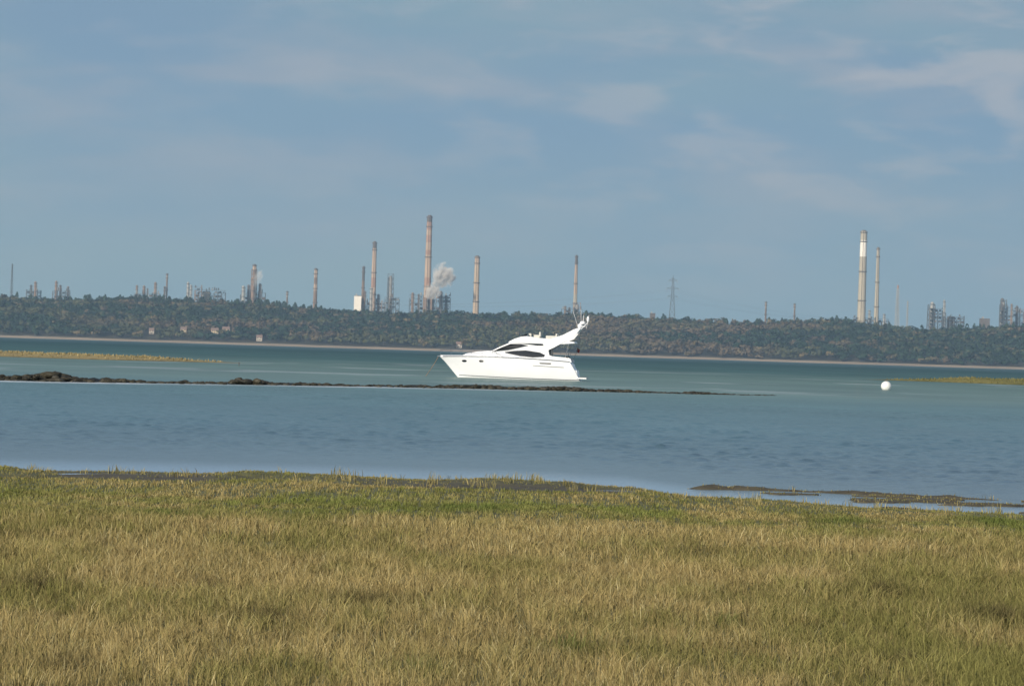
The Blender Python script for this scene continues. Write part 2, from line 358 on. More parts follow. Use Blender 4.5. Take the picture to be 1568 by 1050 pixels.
nb=Nw('ShaderNodeTexNoise'); nb.inputs['Scale'].default_value=1; nb.inputs['Detail'].default_value=4; Lw(mpb.outputs[0],nb.inputs['Vector'])
rb=Nw('ShaderNodeMapRange'); rb.inputs[1].default_value=.3; rb.inputs[2].default_value=.7; rb.inputs[3].default_value=.84; rb.inputs[4].default_value=1.14; Lw(nb.outputs[0],rb.inputs[0])
sc_=Nw('ShaderNodeVectorMath'); sc_.operation='SCALE'; Lw(cr1.outputs[0],sc_.inputs[0]); Lw(rb.outputs[0],sc_.inputs['Scale'])
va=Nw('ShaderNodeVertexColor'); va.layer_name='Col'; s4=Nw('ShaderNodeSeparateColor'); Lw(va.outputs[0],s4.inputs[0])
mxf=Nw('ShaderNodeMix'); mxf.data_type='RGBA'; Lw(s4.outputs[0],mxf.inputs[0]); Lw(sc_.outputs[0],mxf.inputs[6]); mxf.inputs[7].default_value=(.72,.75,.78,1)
mp=Nw('ShaderNodeMapping'); mp.inputs['Scale'].default_value=(1.4,.8,1); Lw(ge.outputs['Position'],mp.inputs[0])
na=Nw('ShaderNodeTexNoise'); na.inputs['Scale'].default_value=2.2; na.inputs['Detail'].default_value=5; na.inputs['Roughness'].default_value=.65; Lw(mp.outputs[0],na.inputs['Vector'])
bs=Nw('ShaderNodeMath'); bs.operation='MULTIPLY_ADD'; bs.inputs[1].default_value=-.62; bs.inputs[2].default_value=.68; Lw(s4.outputs[1],bs.inputs[0])
bp=Nw('ShaderNodeBump'); bp.inputs['Distance'].default_value=.09; Lw(bs.outputs[0],bp.inputs['Strength']); Lw(na.outputs[0],bp.inputs['Height'])
df=Nw('ShaderNodeBsdfDiffuse'); Lw(mxf.outputs[2],df.inputs[0]); Lw(bp.outputs[0],df.inputs['Normal'])
gl=Nw('ShaderNodeBsdfGlossy'); gl.inputs['Roughness'].default_value=.14; gl.inputs['Color'].default_value=(.97,.98,1,1); Lw(bp.outputs[0],gl.inputs['Normal'])
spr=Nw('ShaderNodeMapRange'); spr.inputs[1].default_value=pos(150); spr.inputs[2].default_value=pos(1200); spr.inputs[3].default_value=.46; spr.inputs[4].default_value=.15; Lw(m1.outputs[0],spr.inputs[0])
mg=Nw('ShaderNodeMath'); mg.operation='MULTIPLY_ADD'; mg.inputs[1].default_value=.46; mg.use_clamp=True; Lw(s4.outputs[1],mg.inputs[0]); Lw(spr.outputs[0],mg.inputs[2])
ms_=Nw('ShaderNodeMixShader'); Lw(mg.outputs[0],ms_.inputs[0]); Lw(df.outputs[0],ms_.inputs[1]); Lw(gl.outputs[0],ms_.inputs[2]); Lw(ms_.outputs[0],wnt.nodes['Material Output'].inputs[0])
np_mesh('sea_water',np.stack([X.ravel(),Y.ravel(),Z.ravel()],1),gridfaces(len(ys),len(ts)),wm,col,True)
del X,Y,Z,T,foam_and_sheen,shal

# ------------------------------------------------------------------ saltmarsh spits
def spit(name,xa,xb,yc,hw,zh,c1,c2,seed,taper):
    xs=np.arange(xa,xb,.5); ys=np.arange(yc-hw*1.3,yc+hw*1.3,2.0)
    X,Y=np.meshgrid(xs,ys)
    wv=hw*(.35+.9*fbm(X*.03,X*0,seed))*taper(X)
    z=zh*np.clip(1.15-((Y-yc)/np.maximum(wv,.1))**4,-.5,1)*(.45+.9*fbm(X*.25,Y*.03,seed+1))*np.clip(taper(X)*1.3,0,1)-.03
    z=np.where(taper(X)<.03,-.3,z)
    nz=fbm(X*.12,Y*.03,seed+2).ravel()[:,None]
    C=np.array(c1)*nz+np.array(c2)*(1-nz); dark=(z.ravel()<.10)[:,None]; C=np.where(dark,C*.6,C)
    o=np_mesh(name,np.stack([X.ravel(),Y.ravel(),z.ravel()],1),gridfaces(len(ys),len(xs)),colmat(name+'_turf',.9),C,True)
    k=rng.integers(0,X.size,9000); zz=z.ravel()[k]; ok=zz>.1; k=k[ok]; zz=zz[ok]
    bx=X.ravel()[k]+rng.uniform(-.5,.5,len(k)); by=Y.ravel()[k]+rng.uniform(-1,1,len(k))
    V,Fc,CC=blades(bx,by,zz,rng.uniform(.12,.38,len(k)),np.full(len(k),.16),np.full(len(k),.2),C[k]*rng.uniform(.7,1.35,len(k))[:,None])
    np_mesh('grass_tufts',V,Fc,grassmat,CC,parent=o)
spit('saltmarsh_spit',-170,-38,800,40,.60,(.42,.33,.17),(.27,.23,.12),11,lambda x:sstep(-40,-66,x)*.85+.15*sstep(-39,-44,x))
spit('saltmarsh_spit',56,210,960,42,.85,(.32,.26,.11),(.17,.17,.065),19,lambda x:sstep(70,92,x)*.8+.2*sstep(62,72,x))

# ------------------------------------------------------------------ far coast: hill, beach, woodland
tops=[(-300,445),(0,449),(100,455),(200,453),(300,459),(400,462),(480,468),(515,473),(600,475),(700,476),(784,479),(850,480),(900,478),(1000,484),(1100,489),(1200,490),(1280,486),(1400,499),(1500,500),(1568,494),(1900,500)]
cxs=[];czs=[]
for a_,b_ in tops:
    x_,z_=survey(a_,b_,7000); cxs.append(x_); czs.append(z_-11.5)
def hill_z(x,y):
    x=np.asarray(x,float); y=np.asarray(y,float)
    sh=6440+25*(fbm(x*.004,x*0,3)-.5)
    c=np.interp(x,cxs,czs)
    s=np.clip((y-sh-22)/(6980-6462),0,1)
    z=np.where(y<sh,(y-sh)*.1,np.minimum((y-sh)*.14,2.4))
    z=z+(c-3)*(s**.75)+18*(fbm(x*.006,y*.008,12)-.5)*np.sin(np.pi*np.clip(s,0,1))
    return z
xs=np.concatenate([np.linspace(-6000,-1100,30),np.arange(-1080,1081,12),np.linspace(1100,6000,30)])
ys=np.concatenate([np.arange(6425,6480,3),np.arange(6480,7100,12),np.linspace(7110,9500,20)])
X,Y=np.meshgrid(xs,ys); Z=hill_z(X,Y)
beach=((Z<2.6)&(Y<6500)).ravel()[:,None]
C=np.where(beach,np.array([.34,.285,.22]),np.array([.065,.062,.046]))*(.8+.4*fbm(X*.03,Y*.05,5).ravel()[:,None])
np_mesh('wooded_hill',np.stack([X.ravel(),Y.ravel(),Z.ravel()],1),gridfaces(len(ys),len(xs)),colmat('hill_soil',.95),C,True)

house_spots=[(281,509,6560,7),(329,509,6560,9),(346,508,6580,9),(397,524,6475,7),(232,513,6530,6),(703,523,6475,7)]
HS=[(survey(a_,b_,dd)[0],dd) for a_,b_,dd,_ in house_spots]
def trees(name,tx,ty,tz,hh,rw,colr,ntri,size,cone=False):
    nT=len(tx); nc=7
    cc=rng.normal(0,1,(nT,nc,3)); cc/=np.linalg.norm(cc,axis=2,keepdims=True); cc*=rng.uniform(.3,.8,(nT,nc,1))
    ci=rng.integers(0,nc,(nT,ntri))
    p=np.take_along_axis(cc,ci[:,:,None],1)
    dv=rng.normal(0,1,(nT,ntri,3)); dv/=np.linalg.norm(dv,axis=2,keepdims=True); p=p+dv*.42*rng.random((nT,ntri,1))**.4
    if cone:
        zt=rng.random((nT,ntri))**1.2; ang=rng.random((nT,ntri))*6.28; rr=(1-zt)**.6*.9*rng.uniform(.5,1,(nT,ntri))+.06
        P_=np.stack([np.cos(ang)*rr*rw[:,None],np.sin(ang)*rr*rw[:,None],hh[:,None]*(.25+.75*zt)],2)
        Nn=np.stack([np.cos(ang),np.sin(ang),.5+0*zt],2)
    else:
        P_=p*np.stack([rw,rw,hh*.38],1)[:,None,:]; P_[:,:,2]+=(hh*.62)[:,None]
        Nn=p*1.0+dv*.3; Nn[:,:,2]+=.25
    P_+=np.stack([tx,ty,tz],1)[:,None,:]
    P_=P_.reshape(-1,3); n=len(P_); Nn=Nn.reshape(-1,3)
    Nn=Nn/np.linalg.norm(Nn,axis=1,keepdims=True)+rng.normal(0,.10,(n,3)); Nn/=np.linalg.norm(Nn,axis=1,keepdims=True)
    q_=rng.normal(0,1,(n,3)); e1=np.cross(Nn,q_); e1/=np.linalg.norm(e1,axis=1,keepdims=True); e2=np.cross(Nn,e1)+Nn*rng.normal(0,.5,(n,1)); e2/=np.linalg.norm(e2,axis=1,keepdims=True)
    sz=size*rng.uniform(.5,1.3,(n,1))
    V=np.stack([P_-e1*sz*.6-e2*sz*.35,P_+e1*sz*.6-e2*sz*.25,P_+e2*sz*.7],1)
    gn=np.cross(V[:,1]-V[:,0],V[:,2]-V[:,0]); fl=(gn*Nn).sum(1)<0
    V[fl]=V[fl][:,[1,0,2]]
    V=V.reshape(-1,3); Fc=np.arange(n*3).reshape(-1,3); NN=np.repeat(Nn,3,0)
    cl=np.take_along_axis(rng.uniform(.9,1.1,(nT,nc)),ci,1).reshape(-1,1)
    C=np.repeat(colr,ntri,0)*cl*rng.uniform(.92,1.08,(n,1))
    b=len(V); ang=np.array([0,2.09,4.19])
    base=np.stack([np.stack([tx+.35*math.cos(a),ty+.35*math.sin(a),tz-1],1) for a in ang]+[np.stack([tx,ty,tz+hh*.7],1)],1)
    V=np.concatenate([V,base.reshape(-1,3)]); k=(b+np.arange(nT)*4)[:,None]
    bn=np.array([[math.cos(a),math.sin(a),0] for a in ang]+[[0,0,1]])
    NN=np.concatenate([NN,np.tile(bn,(nT,1))])
    Fc=np.concatenate([Fc,k+np.array([[0,1,3]]),k+np.array([[1,2,3]]),k+np.array([[2,0,3]])])
    C=np.concatenate([np.repeat(C,3,0),np.tile([.11,.10,.09],(nT*4,1))])
    np_mesh(name,V,Fc,woodmat,C,normals=NN)
woodmat=colmat('far_foliage',.95,0,0)
gxx,gyy=np.meshgrid(np.arange(-860,861,11),np.arange(6468,7020,11))
tx=(gxx+rng.uniform(-5.5,5.5,gxx.shape)).ravel(); ty=(gyy+rng.uniform(-5,5,gxx.shape)).ravel()
ok=np.ones(len(tx),bool)
for hx,hy_ in HS: ok&=~((np.abs(tx-hx)<9)&(ty<hy_+7)&(ty>hy_-75))
tx=tx[ok];ty=ty[ok]; tz=hill_z(tx,ty)
hh=rng.uniform(6.5,13,len(tx))*(.5+1.0*fbm(tx*.025,ty*.02,71)); rw=rng.uniform(5,9,len(tx))
rn=sstep(.38,.58,fbm(tx*.008,ty*.012,72))[:,None]; r2=rng.random((len(tx),1))
cA=np.array([.128,.102,.070]); cB=np.array([.082,.092,.048]); cD=np.array([.028,.052,.032]); cE=np.array([.155,.128,.072])
colr=cA*(1-rn)+cB*rn; colr=np.where(r2<.10,cE,colr); 
ever=sstep(.49,.56,fbm(tx*.006+5,ty*.01,73)+.08*sstep(300,600,tx)+.12*sstep(-120,-300,tx)*sstep(6680,6820,ty))[:,None]*(rng.random((len(tx),1))<.8)
colr=colr*(1-ever)+cD*ever
colr*=rng.uniform(.87,1.12,(len(tx),1))
trees('deciduous_woodland',tx,ty,tz,hh,rw,colr,64,2.7)
pxs=np.concatenate([rng.uniform(205,512,130),rng.uniform(1150,1300,45),rng.uniform(1440,1568,40),rng.uniform(0,1568,50),rng.uniform(60,200,20),rng.uniform(1000,1150,14)])
tx=(pxs-784)/F*6990; ty=rng.uniform(6940,7010,len(tx)); tz=hill_z(tx,ty)
trees('pine_woodland',tx,ty,tz,rng.uniform(8,16.5,len(tx)),rng.uniform(4,6,len(tx)),np.tile([.03,.052,.032],(len(tx),1))*rng.uniform(.8,1.3,(len(tx),1)),80,2.2,True)

# houses
wallm=pmat('house_render',(.55,.47,.34),.8,.1,.5); roofm=pmat('roof_tile',(.22,.16,.14),.8,.15,1); winm=pmat('window_glass',(.05,.06,.07),.1,.1)
wallw=pmat('white_render',(.50,.46,.40),.8,.1,.5)
for (a_,b_,dd,wd_),(hx,hy_) in zip(house_spots,HS):
    z0=float(hill_z(hx,hy_))-.5; e_=bpy.data.objects.new('coastal_house',None); link(e_); e_.location=(hx,hy_,z0)
    m=MB(); m.box(-wd_/2,wd_/2,-3.5,3.5,0,5)
    m.add([(-wd_/2,-3.5,5),(-wd_/2,3.5,5),(-wd_/2,0,7.4)],[(0,1,2)]); m.add([(wd_/2,-3.5,5),(wd_/2,3.5,5),(wd_/2,0,7.4)],[(0,1,2)])
    m.obj('walls',[wallm if dd>6550 else wallw],e_)
    m=MB()
    for sy in(-1,1): m.add([(-wd_/2-.4,sy*4,4.8),(wd_/2+.4,sy*4,4.8),(wd_/2+.4,0,7.7),(-wd_/2-.4,0,7.7),(-wd_/2-.4,sy*4,4.5),(wd_/2+.4,sy*4,4.5),(wd_/2+.4,0,7.42),(-wd_/2-.4,0,7.42)],[(0,1,2,3),(4,5,6,7),(0,1,5,4),(1,2,6,5),(3,0,4,7)])
    m.box(wd_/4,wd_/4+.8,-.4,.4,7,8.8); m.obj('roof',[roofm],e_)
    m=MB()
    for wx in (-.28,.28):
        for zz in (.9,3.1): m.box(wd_*wx-.6,wd_*wx+.6,-3.53,-3.4,zz,zz+1.2)
    m.box(-.5,.5,-3.53,-3.4,0.5,2.5); m.obj('windows',[winm],e_)

# ------------------------------------------------------------------ refinery
conc=pmat('stack_concrete',(.47,.37,.29),.85,.12,.04,stretch=(1,1,.25)); pink=pmat('stack_band_red',(.36,.24,.19),.85,.12,.05)
tanm=pmat('stack_tan',(.46,.38,.29),.85,.15,.05); grey=pmat('stack_grey',(.42,.40,.33),.85,.12,.05); white=pmat('stack_white',(.84,.84,.80),.7,.05,.05)
darkc=pmat('stack_dark',(.13,.12,.12),.85,.2,.1); steel=pmat('plant_steel',(.10,.12,.14),.6,.3,.08); lsteel=pmat('plant_light_steel',(.34,.36,.36),.5,.2,.08); rust=pmat('plant_rust',(.24,.18,.145),.8,.25,.1)
M=[conc,pink,tanm,grey,white,darkc,steel,lsteel,rust]
DR=7400.; GZ=36.
def zt(px,py,D=DR): return survey(px,py,D)[1]
def stack(px,pt,w0,w1,bands,D=DR,name='smokestack',n=20):
    x,zz=survey(px,pt,D); m=MB(); ztop=zz; hgt=ztop-GZ
    rad=lambda z:(w0+(w1-w0)*(z-GZ)/hgt)*D/F/2
    z=GZ
    for i,(pb,mi) in enumerate(bands):
        z2=ztop if pb is None else zt(px,pb,D)
        m.cyl((0,0,z),(0,0,z2),rad(z),rad(z2),n=n,m=mi); z=z2
    r=rad(ztop)
    for f in (.985,.90,.62,.35):
        zc=GZ+hgt*f; m.cyl((0,0,zc),(0,0,zc+1.1),rad(zc)+.9,n=n,m=5)
        for k in range(10):
            a=k*.628; rr=rad(zc)+.85; m.cyl((rr*math.cos(a),rr*math.sin(a),zc+1),(rr*math.cos(a),rr*math.sin(a),zc+2.2),.08,n=4,m=5)
    m.cyl((-rad(GZ)*.2,-rad(GZ)-.15,GZ),(-r*.2,-r-.15,ztop),.3,n=4,m=5)
    m.cyl((0,0,ztop),(0,0,ztop+1.5),r*.7,n=n,m=5)
    o=m.obj(name,M,smooth=True); o.location=(x,D,0); return o
stack(658,331,12,8,[(437,0),(425,1),(413,0),(390,0),(383,1),(371,0),(360,1),(352,0),(340,1),(None,5)])
stack(574,371,9,6,[(440,0),(425,1),(400,0),(380,0),(None,5)])
stack(557,409,5,4,[(430,8),(None,5)],n=12)
stack(484,412,7,5,[(445,8),(435,0),(425,8),(None,0)],n=12)
stack(731,393,10,7.5,[(430,2),(405,2),(None,0)])
stack(883,392,7.5,4,[(450,3),(405,0),(None,5)],n=12)
stack(1323,354,13.5,10,[(393,3),(368,4),(None,3)])
stack(1345,380,8,4.5,[(430,3),(None,3)])
for p,t_,w_ in ((256,420,3),(440,447,3),(1173,463,3),(1217,466,3),(390,406,7)):
    stack(p,t_,w_,w_*.8,[(t_+8,8),(None,0)],n=10)
def mast(px,pt,w0,w1,seg,name,mi=6,top=None,D=DR,t=.28):
    x,z=survey(px,pt,D); m=MB(); m.lattice(0,0,GZ,z,w0,w1,seg,t,mi); m.cyl((0,0,GZ),(0,0,z+1.5),.55,n=6,m=mi)
    if top: m.cyl((0,0,z),(0,0,z+5),1.1,1.3,n=8,m=top)
    o=m.obj(name,M); o.location=(x,D,0)
mast(19,405,5,1.5,12,'radio_mast',6,t=.16)
mast(1375,442,7,3,14,'flare_stack',7,1,t=.28)
mast(1390,462,3,2,10,'radio_mast',7,t=.12)
# pylon
x,z=survey(1031,421,7250); m=MB(); m.lattice(0,0,GZ,GZ+(z-GZ)*.6,11,4,6,.42,6); m.lattice(0,0,GZ+(z-GZ)*.6,z-4,4,1.6,6,.36,6); m.cyl((0,0,z-4),(0,0,z),.3,n=6,m=6)
for f,hw in ((.62,7),(.76,8.5),(.9,6)):
    zc=GZ+(z-GZ)*f
    for s_ in(-1,1):
        m.cyl((s_*1,0,zc),(s_*hw,0,zc+.3),.35,n=4,m=6); m.cyl((s_*1,0,zc+2.6),(s_*hw,0,zc+.3),.3,n=4,m=6); m.cyl((s_*hw,0,zc),(s_*hw,0,zc-2.5),.2,n=6,m=7)
o=m.obj('electricity_pylon',M); o.location=(x,7250,0)
px0,pz0=x,z
m=MB()
for f,hw in ((.62,7),(.76,8.5)):
    for s_ in(-1,1):
        for xe,ye,ze in ((-230,7390,62),(520,7390,60)):
            p0=Vector((px0+s_*hw,7250,GZ+(pz0-GZ)*f-2.5)); p1=Vector((xe,ye,ze)); pr=p0
            for i in range(1,13):
                t_=i/12; p=p0.lerp(p1,t_); p.z-=7*4*t_*(1-t_); m.cyl(pr,p,.06,n=3,m=6,caps=False); pr=p
m.obj('power_lines',M)
# process units
def unit(name,items,D=DR):
    x0,_=survey(items[0][1],460,D); e_=bpy.data.objects.new(name,None); link(e_); e_.location=(x0,D,GZ)
    for i,(k,a_,b_,pt,mi) in enumerate(items):
        xa,z=survey(a_,pt,D); xb,_=survey(b_,pt,D); xa-=x0;xb-=x0; h_=z-GZ; wd=xb-xa; yy=rng.uniform(-18,18); m=MB()
        if k=='col':
            m.cyl((0,0,0),(0,0,h_-1),wd/2,wd/2*.9,n=12,m=mi); m.ball((0,0,h_-1),wd*.45,wd*.45,wd*.35,mi,12,6)
            for f in (.3,.5,.68,.84,.95): m.cyl((0,0,h_*f),(0,0,h_*f+.5),wd/2+1,n=10,m=6)
            m.cyl((wd*.5+.5,0,0),(wd*.5+.5,0,h_*.97),.35,n=6,m=7); nm='column'
        elif k=='frame':
            nx=max(1,int(wd/5)); nz=max(2,int(h_/5))
            for ix in range(nx+1):
                hx_=h_*rng.uniform(.86,1.08)
                for yv in(-5,5): m.box(-wd/2+wd*ix/nx-.35,-wd/2+wd*ix/nx+.35,yv-.3,yv+.3,0,hx_,mi)
            for iz in range(1,nz+1):
                m.box(-wd/2-.5,wd/2+.5,-5.6,5.6,h_*iz/nz-.45,h_*iz/nz,mi)
                for ix in range(nx):
                    if rng.random()<.8:
                        cxm=-wd/2+wd*(ix+.5)/nx; rr=rng.uniform(.9,2.1); m.cyl((cxm-rr*.9,rng.uniform(-3,3),h_*(iz-.55)/nz),(cxm+rr*.9,rng.uniform(-3,3),h_*(iz-.55)/nz),rr*.8,n=10,m=int(rng.choice([5,7,8,6])))
                    m.cyl((-wd/2+wd*ix/nx,-5.2,h_*(iz-1)/nz),(-wd/2+wd*(ix+1)/nx,-5.2,h_*iz/nz),.15,n=4,m=mi)
            for ix in range(nx*2):
                if rng.random()<.45: cxm=-wd/2+wd*rng.random(); m.cyl((cxm,0,h_),(cxm,0,h_+rng.uniform(1.5,5)),rng.uniform(.3,1.0),n=8,m=int(rng.choice([5,7,6])))
            nm='pipe_structure'
        elif k=='tank':
            m.cyl((0,0,0),(0,0,h_-1),wd/2,n=24,m=mi); m.cyl((0,0,h_-1),(0,0,h_),wd/2,wd*.1,n=24,m=mi); nm='tank'
        elif k=='tower': m.lattice(0,0,0,h_,wd,wd*.8,max(3,int(h_/7)),.4,mi); m.cyl((0,0,0),(0,0,h_-3),wd*.22,n=10,m=7); nm='lattice_tower'
        else: m.box(-wd/2,wd/2,-6,6,0,h_,mi); m.box(-wd/2-.4,wd/2+.4,-6.4,6.4,h_,h_+.6,5); m.box(-wd*.3,-wd*.1,-2,2,h_+.6,h_+3,7); nm='building'
        o=m.obj(nm,M,e_,smooth=(k in('col','tank'))); o.location=((xa+xb)/2,yy,0)
unit('refinery_process_unit',[('col',594,600,424,6),('tower',593,604,419,6),('frame',590,612,455,6),('block',543,554,453,4),('col',556,560,445,8),('col',567,571,440,7),('col',577,581,450,7),('frame',562,590,462,8)])
unit('refinery_process_unit',[('frame',627,648,451,6),('col',630,634,448,8),('col',640,643,450,5),('frame',650,668,452,8),('col',651,655,444,8),('frame',668,690,452,6),('col',673,678,446,5),('col',681,686,453,6),('block',648,662,456,8),('col',662,665,447,7)])
unit('refinery_process_unit',[('frame',298,345,443,6),('col',287,291,432,7),('col',292,295,436,7),('tank',310,322,447,3),('frame',300,310,440,8)])
unit('refinery_process_unit',[('frame',368,406,447,6),('col',385,391,425,8),('col',371,376,438,7),('tower',384,394,412,8),('col',396,400,434,5),('col',379,383,436,5)])
unit('refinery_process_unit',[('col',207,210,436,8),('col',218,222,437,8),('col',226,228,441,5),('col',236,240,432,8),('col',251,254,438,5),('frame',205,245,449,6)])
unit('refinery_process_unit',[('col',53,57,431,8),('col',84,88,430,8),('col',47,50,436,6),('col',92,95,436,5),('frame',40,62,444,6),('frame',82,108,445,6),('col',102,105,438,8)])
unit('refinery_process_unit',[('frame',860,892,473,6),('tower',877,890,463,8),('col',864,867,468,8),('col',870,873,470,5)])
unit('refinery_process_unit',[('frame',1422,1442,472,6),('col',1424,1430,463,7),('col',1443,1446,459,7),('frame',1442,1475,484,6),('tower',1421,1434,466,6),('tank',1450,1462,484,3)])
unit('refinery_process_unit',[('col',1533,1539,457,5),('tower',1531,1542,459,6),('frame',1530,1548,470,6),('col',1546,1549,465,8),('frame',1552,1575,473,8),('col',1556,1560,468,5),('block',1500,1515,488,5)])
unit('refinery_process_unit',[('frame',1306,1340,486,6),('col',1330,1333,474,7),('col',1352,1355,480,7),('frame',1340,1362,488,8),('block',995,1003,480,5)])
# ------------------------------------------------------------------ steam
def plume(px,py,w_,h_,lean,dens,name='steam_plume'):
    D=DR-45
    x,z=survey(px,py,D); k=D/F
    m=MB(); m.ball((0,0,0),1,1,1,0,20,12); 
    vm=bpy.data.materials.new('steam'); vm.use_nodes=True; t=vm.node_tree; t.nodes.clear()
    o_=t.nodes.new('ShaderNodeOutputMaterial'); v=t.nodes.new('ShaderNodeVolumePrincipled'); v.inputs['Color'].default_value=(.95,.975,1,1); v.inputs['Anisotropy'].default_value=-.6
    tcx=t.nodes.new('ShaderNodeTexCoord'); nz=t.nodes.new('ShaderNodeTexNoise'); nz.inputs['Scale'].default_value=1.9; nz.inputs['Detail'].default_value=5
    ln=t.nodes.new('ShaderNodeVectorMath'); ln.operation='LENGTH'; t.links.new(tcx.outputs['Object'],ln.inputs[0])
    t.links.new(tcx.outputs['Object'],nz.inputs['Vector'])
    s_=t.nodes.new('ShaderNodeMath'); s_.operation='MULTIPLY_ADD'; s_.inputs[1].default_value=-.42; t.links.new(ln.outputs['Value'],s_.inputs[0]); t.links.new(nz.outputs['Fac'],s_.inputs[2])
    mr=t.nodes.new('ShaderNodeMapRange'); mr.inputs[1].default_value=.13; mr.inputs[2].default_value=.28; mr.inputs[3].default_value=0; mr.inputs[4].default_value=dens; t.links.new(s_.outputs[0],mr.inputs[0])
    t.links.new(mr.outputs[0],v.inputs['Density']); t.links.new(v.outputs[0],o_.inputs['Volume'])
    ob=m.obj(name,[vm]); ob.location=(x,D,z); ob.scale=(w_*k/2,w_*k/2,h_*k/2); ob.rotation_euler=(0,R(lean),0)
plume(679,422,40,44,25,.16)
plume(663,446,28,30,30,.15)
plume(395,424,16,34,15,.06)

# ------------------------------------------------------------------ motor yacht
bx0,_=survey(672,578,595)
yacht=bpy.data.objects.new('motor_yacht',None); link(yacht); yacht.location=(bx0,597,0); yacht.rotation_euler=(0,0,R(-5))
gel=pmat('white_gelcoat',(.84,.84,.85),.22,.02,.6,spec=.5); glass=pmat('tinted_glass',(.015,.018,.022),.06,.2,1,spec=.8)
sst=pmat('stainless',(.45,.46,.48),.3,.05,3,metal=1); shade=pmat('cockpit_shade_trim',(.10,.095,.09),.7,.2,2); teak=pmat('teak',(.28,.17,.09),.7,.2,3)
red=pmat('ensign_red',(.26,.05,.05),.8,.1,3); navy=pmat('antifoul_boot',(.06,.07,.09),.5,.1,2); seat=pmat('seat_vinyl',(.6,.58,.52),.6,.08,2)
S=36
def lev(s,xs0,xe,B,p,z0,z1,z2):
    f=math.sin(min(s/.6,1)*math.pi/2)**p
    b=B*f*(1-.08*max(0,(s-.6)/.4)); z=z0*(1-s)**2+2*z1*s*(1-s)+z2*s*s
    return (xs0+(xe-xs0)*s,b,z)
LV=[(3.3,16.1,0.02,1,-.55,-.8,-.6),(2.15,16.25,1.75,.95,.0,-.1,-.12),(1.9,16.2,1.9,.9,.28,.10,.10),(1.05,15.75,2.1,.8,1.25,1.05,1.0),(.55,15.4,2.25,.72,1.8,1.65,1.6),(.0,15.05,2.36,.66,2.32,2.62,2.15),(.06,15.0,2.30,.66,2.42,2.72,2.25)]
m=MB()
for sgn in(-1,1):
    vs=[];fs=[]
    for l in LV:
        for i in range(S+1):
            x_,b_,z_=lev(i/S,*l); vs.append((x_,sgn*max(b_,.03),z_))
    nl=len(LV)
    for a in range(nl-1):
        fs+=[(a*(S+1)+i,a*(S+1)+i+1,(a+1)*(S+1)+i+1,(a+1)*(S+1)+i) for i in range(S)]
    m.add(vs,fs,0)
e_=[lev(1,*l) for l in LV]
m.add([(x_,-b_,z_) for x_,b_,z_ in e_]+[(x_,b_,z_) for x_,b_,z_ in e_],[(i,i+1,len(LV)+i+1,len(LV)+i) for i in range(len(LV)-1)],0)
dk_=[lev(i/S,*LV[-1]) for i in range(S+1)]
m.add([(x_,-b_,z_) for x_,b_,z_ in dk_]+[(x_,0,z_+.06) for x_,b_,z_ in dk_]+[(x_,b_,z_) for x_,b_,z_ in dk_],[(i,i+1,S+2+i,S+1+i) for i in range(S)]+[(S+1+i,S+2+i,2*S+3+i,2*S+2+i) for i in range(S)],0)
o=m.obj('hull',[gel],yacht,smooth=True,angle=40)
m=MB()
for sgn in(-1,1):
    for z_l,rr,mi,l in ((0,.05,0,LV[5]),(0,.03,1,LV[2])):
        pr=None
        for i in range(1,S+1):
            x_,b_,z_=lev(i/S,*l); p=Vector((x_,sgn*(b_+.02),z_))
            if pr: m.cyl(pr,p,rr,n=6,m=mi,caps=False)
            pr=p
m.obj('rubbing_strake',[sst,navy],yacht)
def hb(x,z):
    return max(.25,1.92-.16*(z-2.4)-.16*max(0,7.6-x)-.05*max(0,6-x))
m=MB(); m.prism([(2.4,2.45),(3.2,2.78),(4.4,3.0),(5.6,3.12),(6.6,3.1),(6.8,2.4)],lambda x,z:max(.3,.35+.33*(x-2.2))*(.98-.10*(z-2.4)),0)
m.obj('foredeck_trunk',[gel],yacht,bevel=.12)
m=MB(); m.prism([(5.4,2.45),(5.9,3.05),(7.0,3.62),(8.3,4.22),(10,4.3),(13.0,4.25),(12.6,3.3),(12.9,2.3)],hb,0)
m.obj('deckhouse',[gel],yacht,bevel=.10)
m=MB()
out_=lambda sg,o1:(lambda x,z:sg*(hb(x,z)+o1))
for sg in(-1,1):
    m.slab([(6.15,3.05),(7.1,3.50),(8.2,3.98),(9.4,4.0),(10.3,3.86),(9.2,3.60),(7.8,3.30)],out_(sg,-.05),out_(sg,.03),0)
    m.slab([(7.5,3.02),(8.6,3.20),(10.0,3.30),(11.6,3.12),(12.2,2.85),(12.1,2.62),(10.8,2.55),(9.3,2.68)],out_(sg,-.05),out_(sg,.03),0)
def ws(x,z): return hb(x,z)-.18
for a,b in ((-1,-.05),(.05,1)):
    p=[(6.05,3.17),(8.05,4.14)]
    m.add([(6.02,a*ws(*p[0]),3.175),(6.02,b*ws(*p[0]),3.175),(8.0,b*ws(*p[1]),4.15),(8.0,a*ws(*p[1]),4.15)],[(0,1,2,3)],0)
m.obj('cabin_windows',[glass],yacht)
fb=lambda x,z:1.95-.10*(z-4)-.22*max(0,9.4-x)
m=MB(); m.prism([(7.9,4.18),(8.6,4.55),(9.4,4.85),(10.1,4.92),(11.2,4.78),(13,4.66),(14.6,4.5),(15.5,4.42),(15.6,4.26),(14,4.10),(11,4.12),(8.6,4.08)],fb,0)
m.obj('flybridge',[gel],yacht,bevel=.07)
m=MB()
m.slab([(9.0,4.74),(9.9,5.18),(10.15,5.18),(10.0,4.93),(9.5,4.88)],lambda x,z:-1.5,lambda x,z:1.5,0)
m.obj('flybridge_windscreen',[glass],yacht)
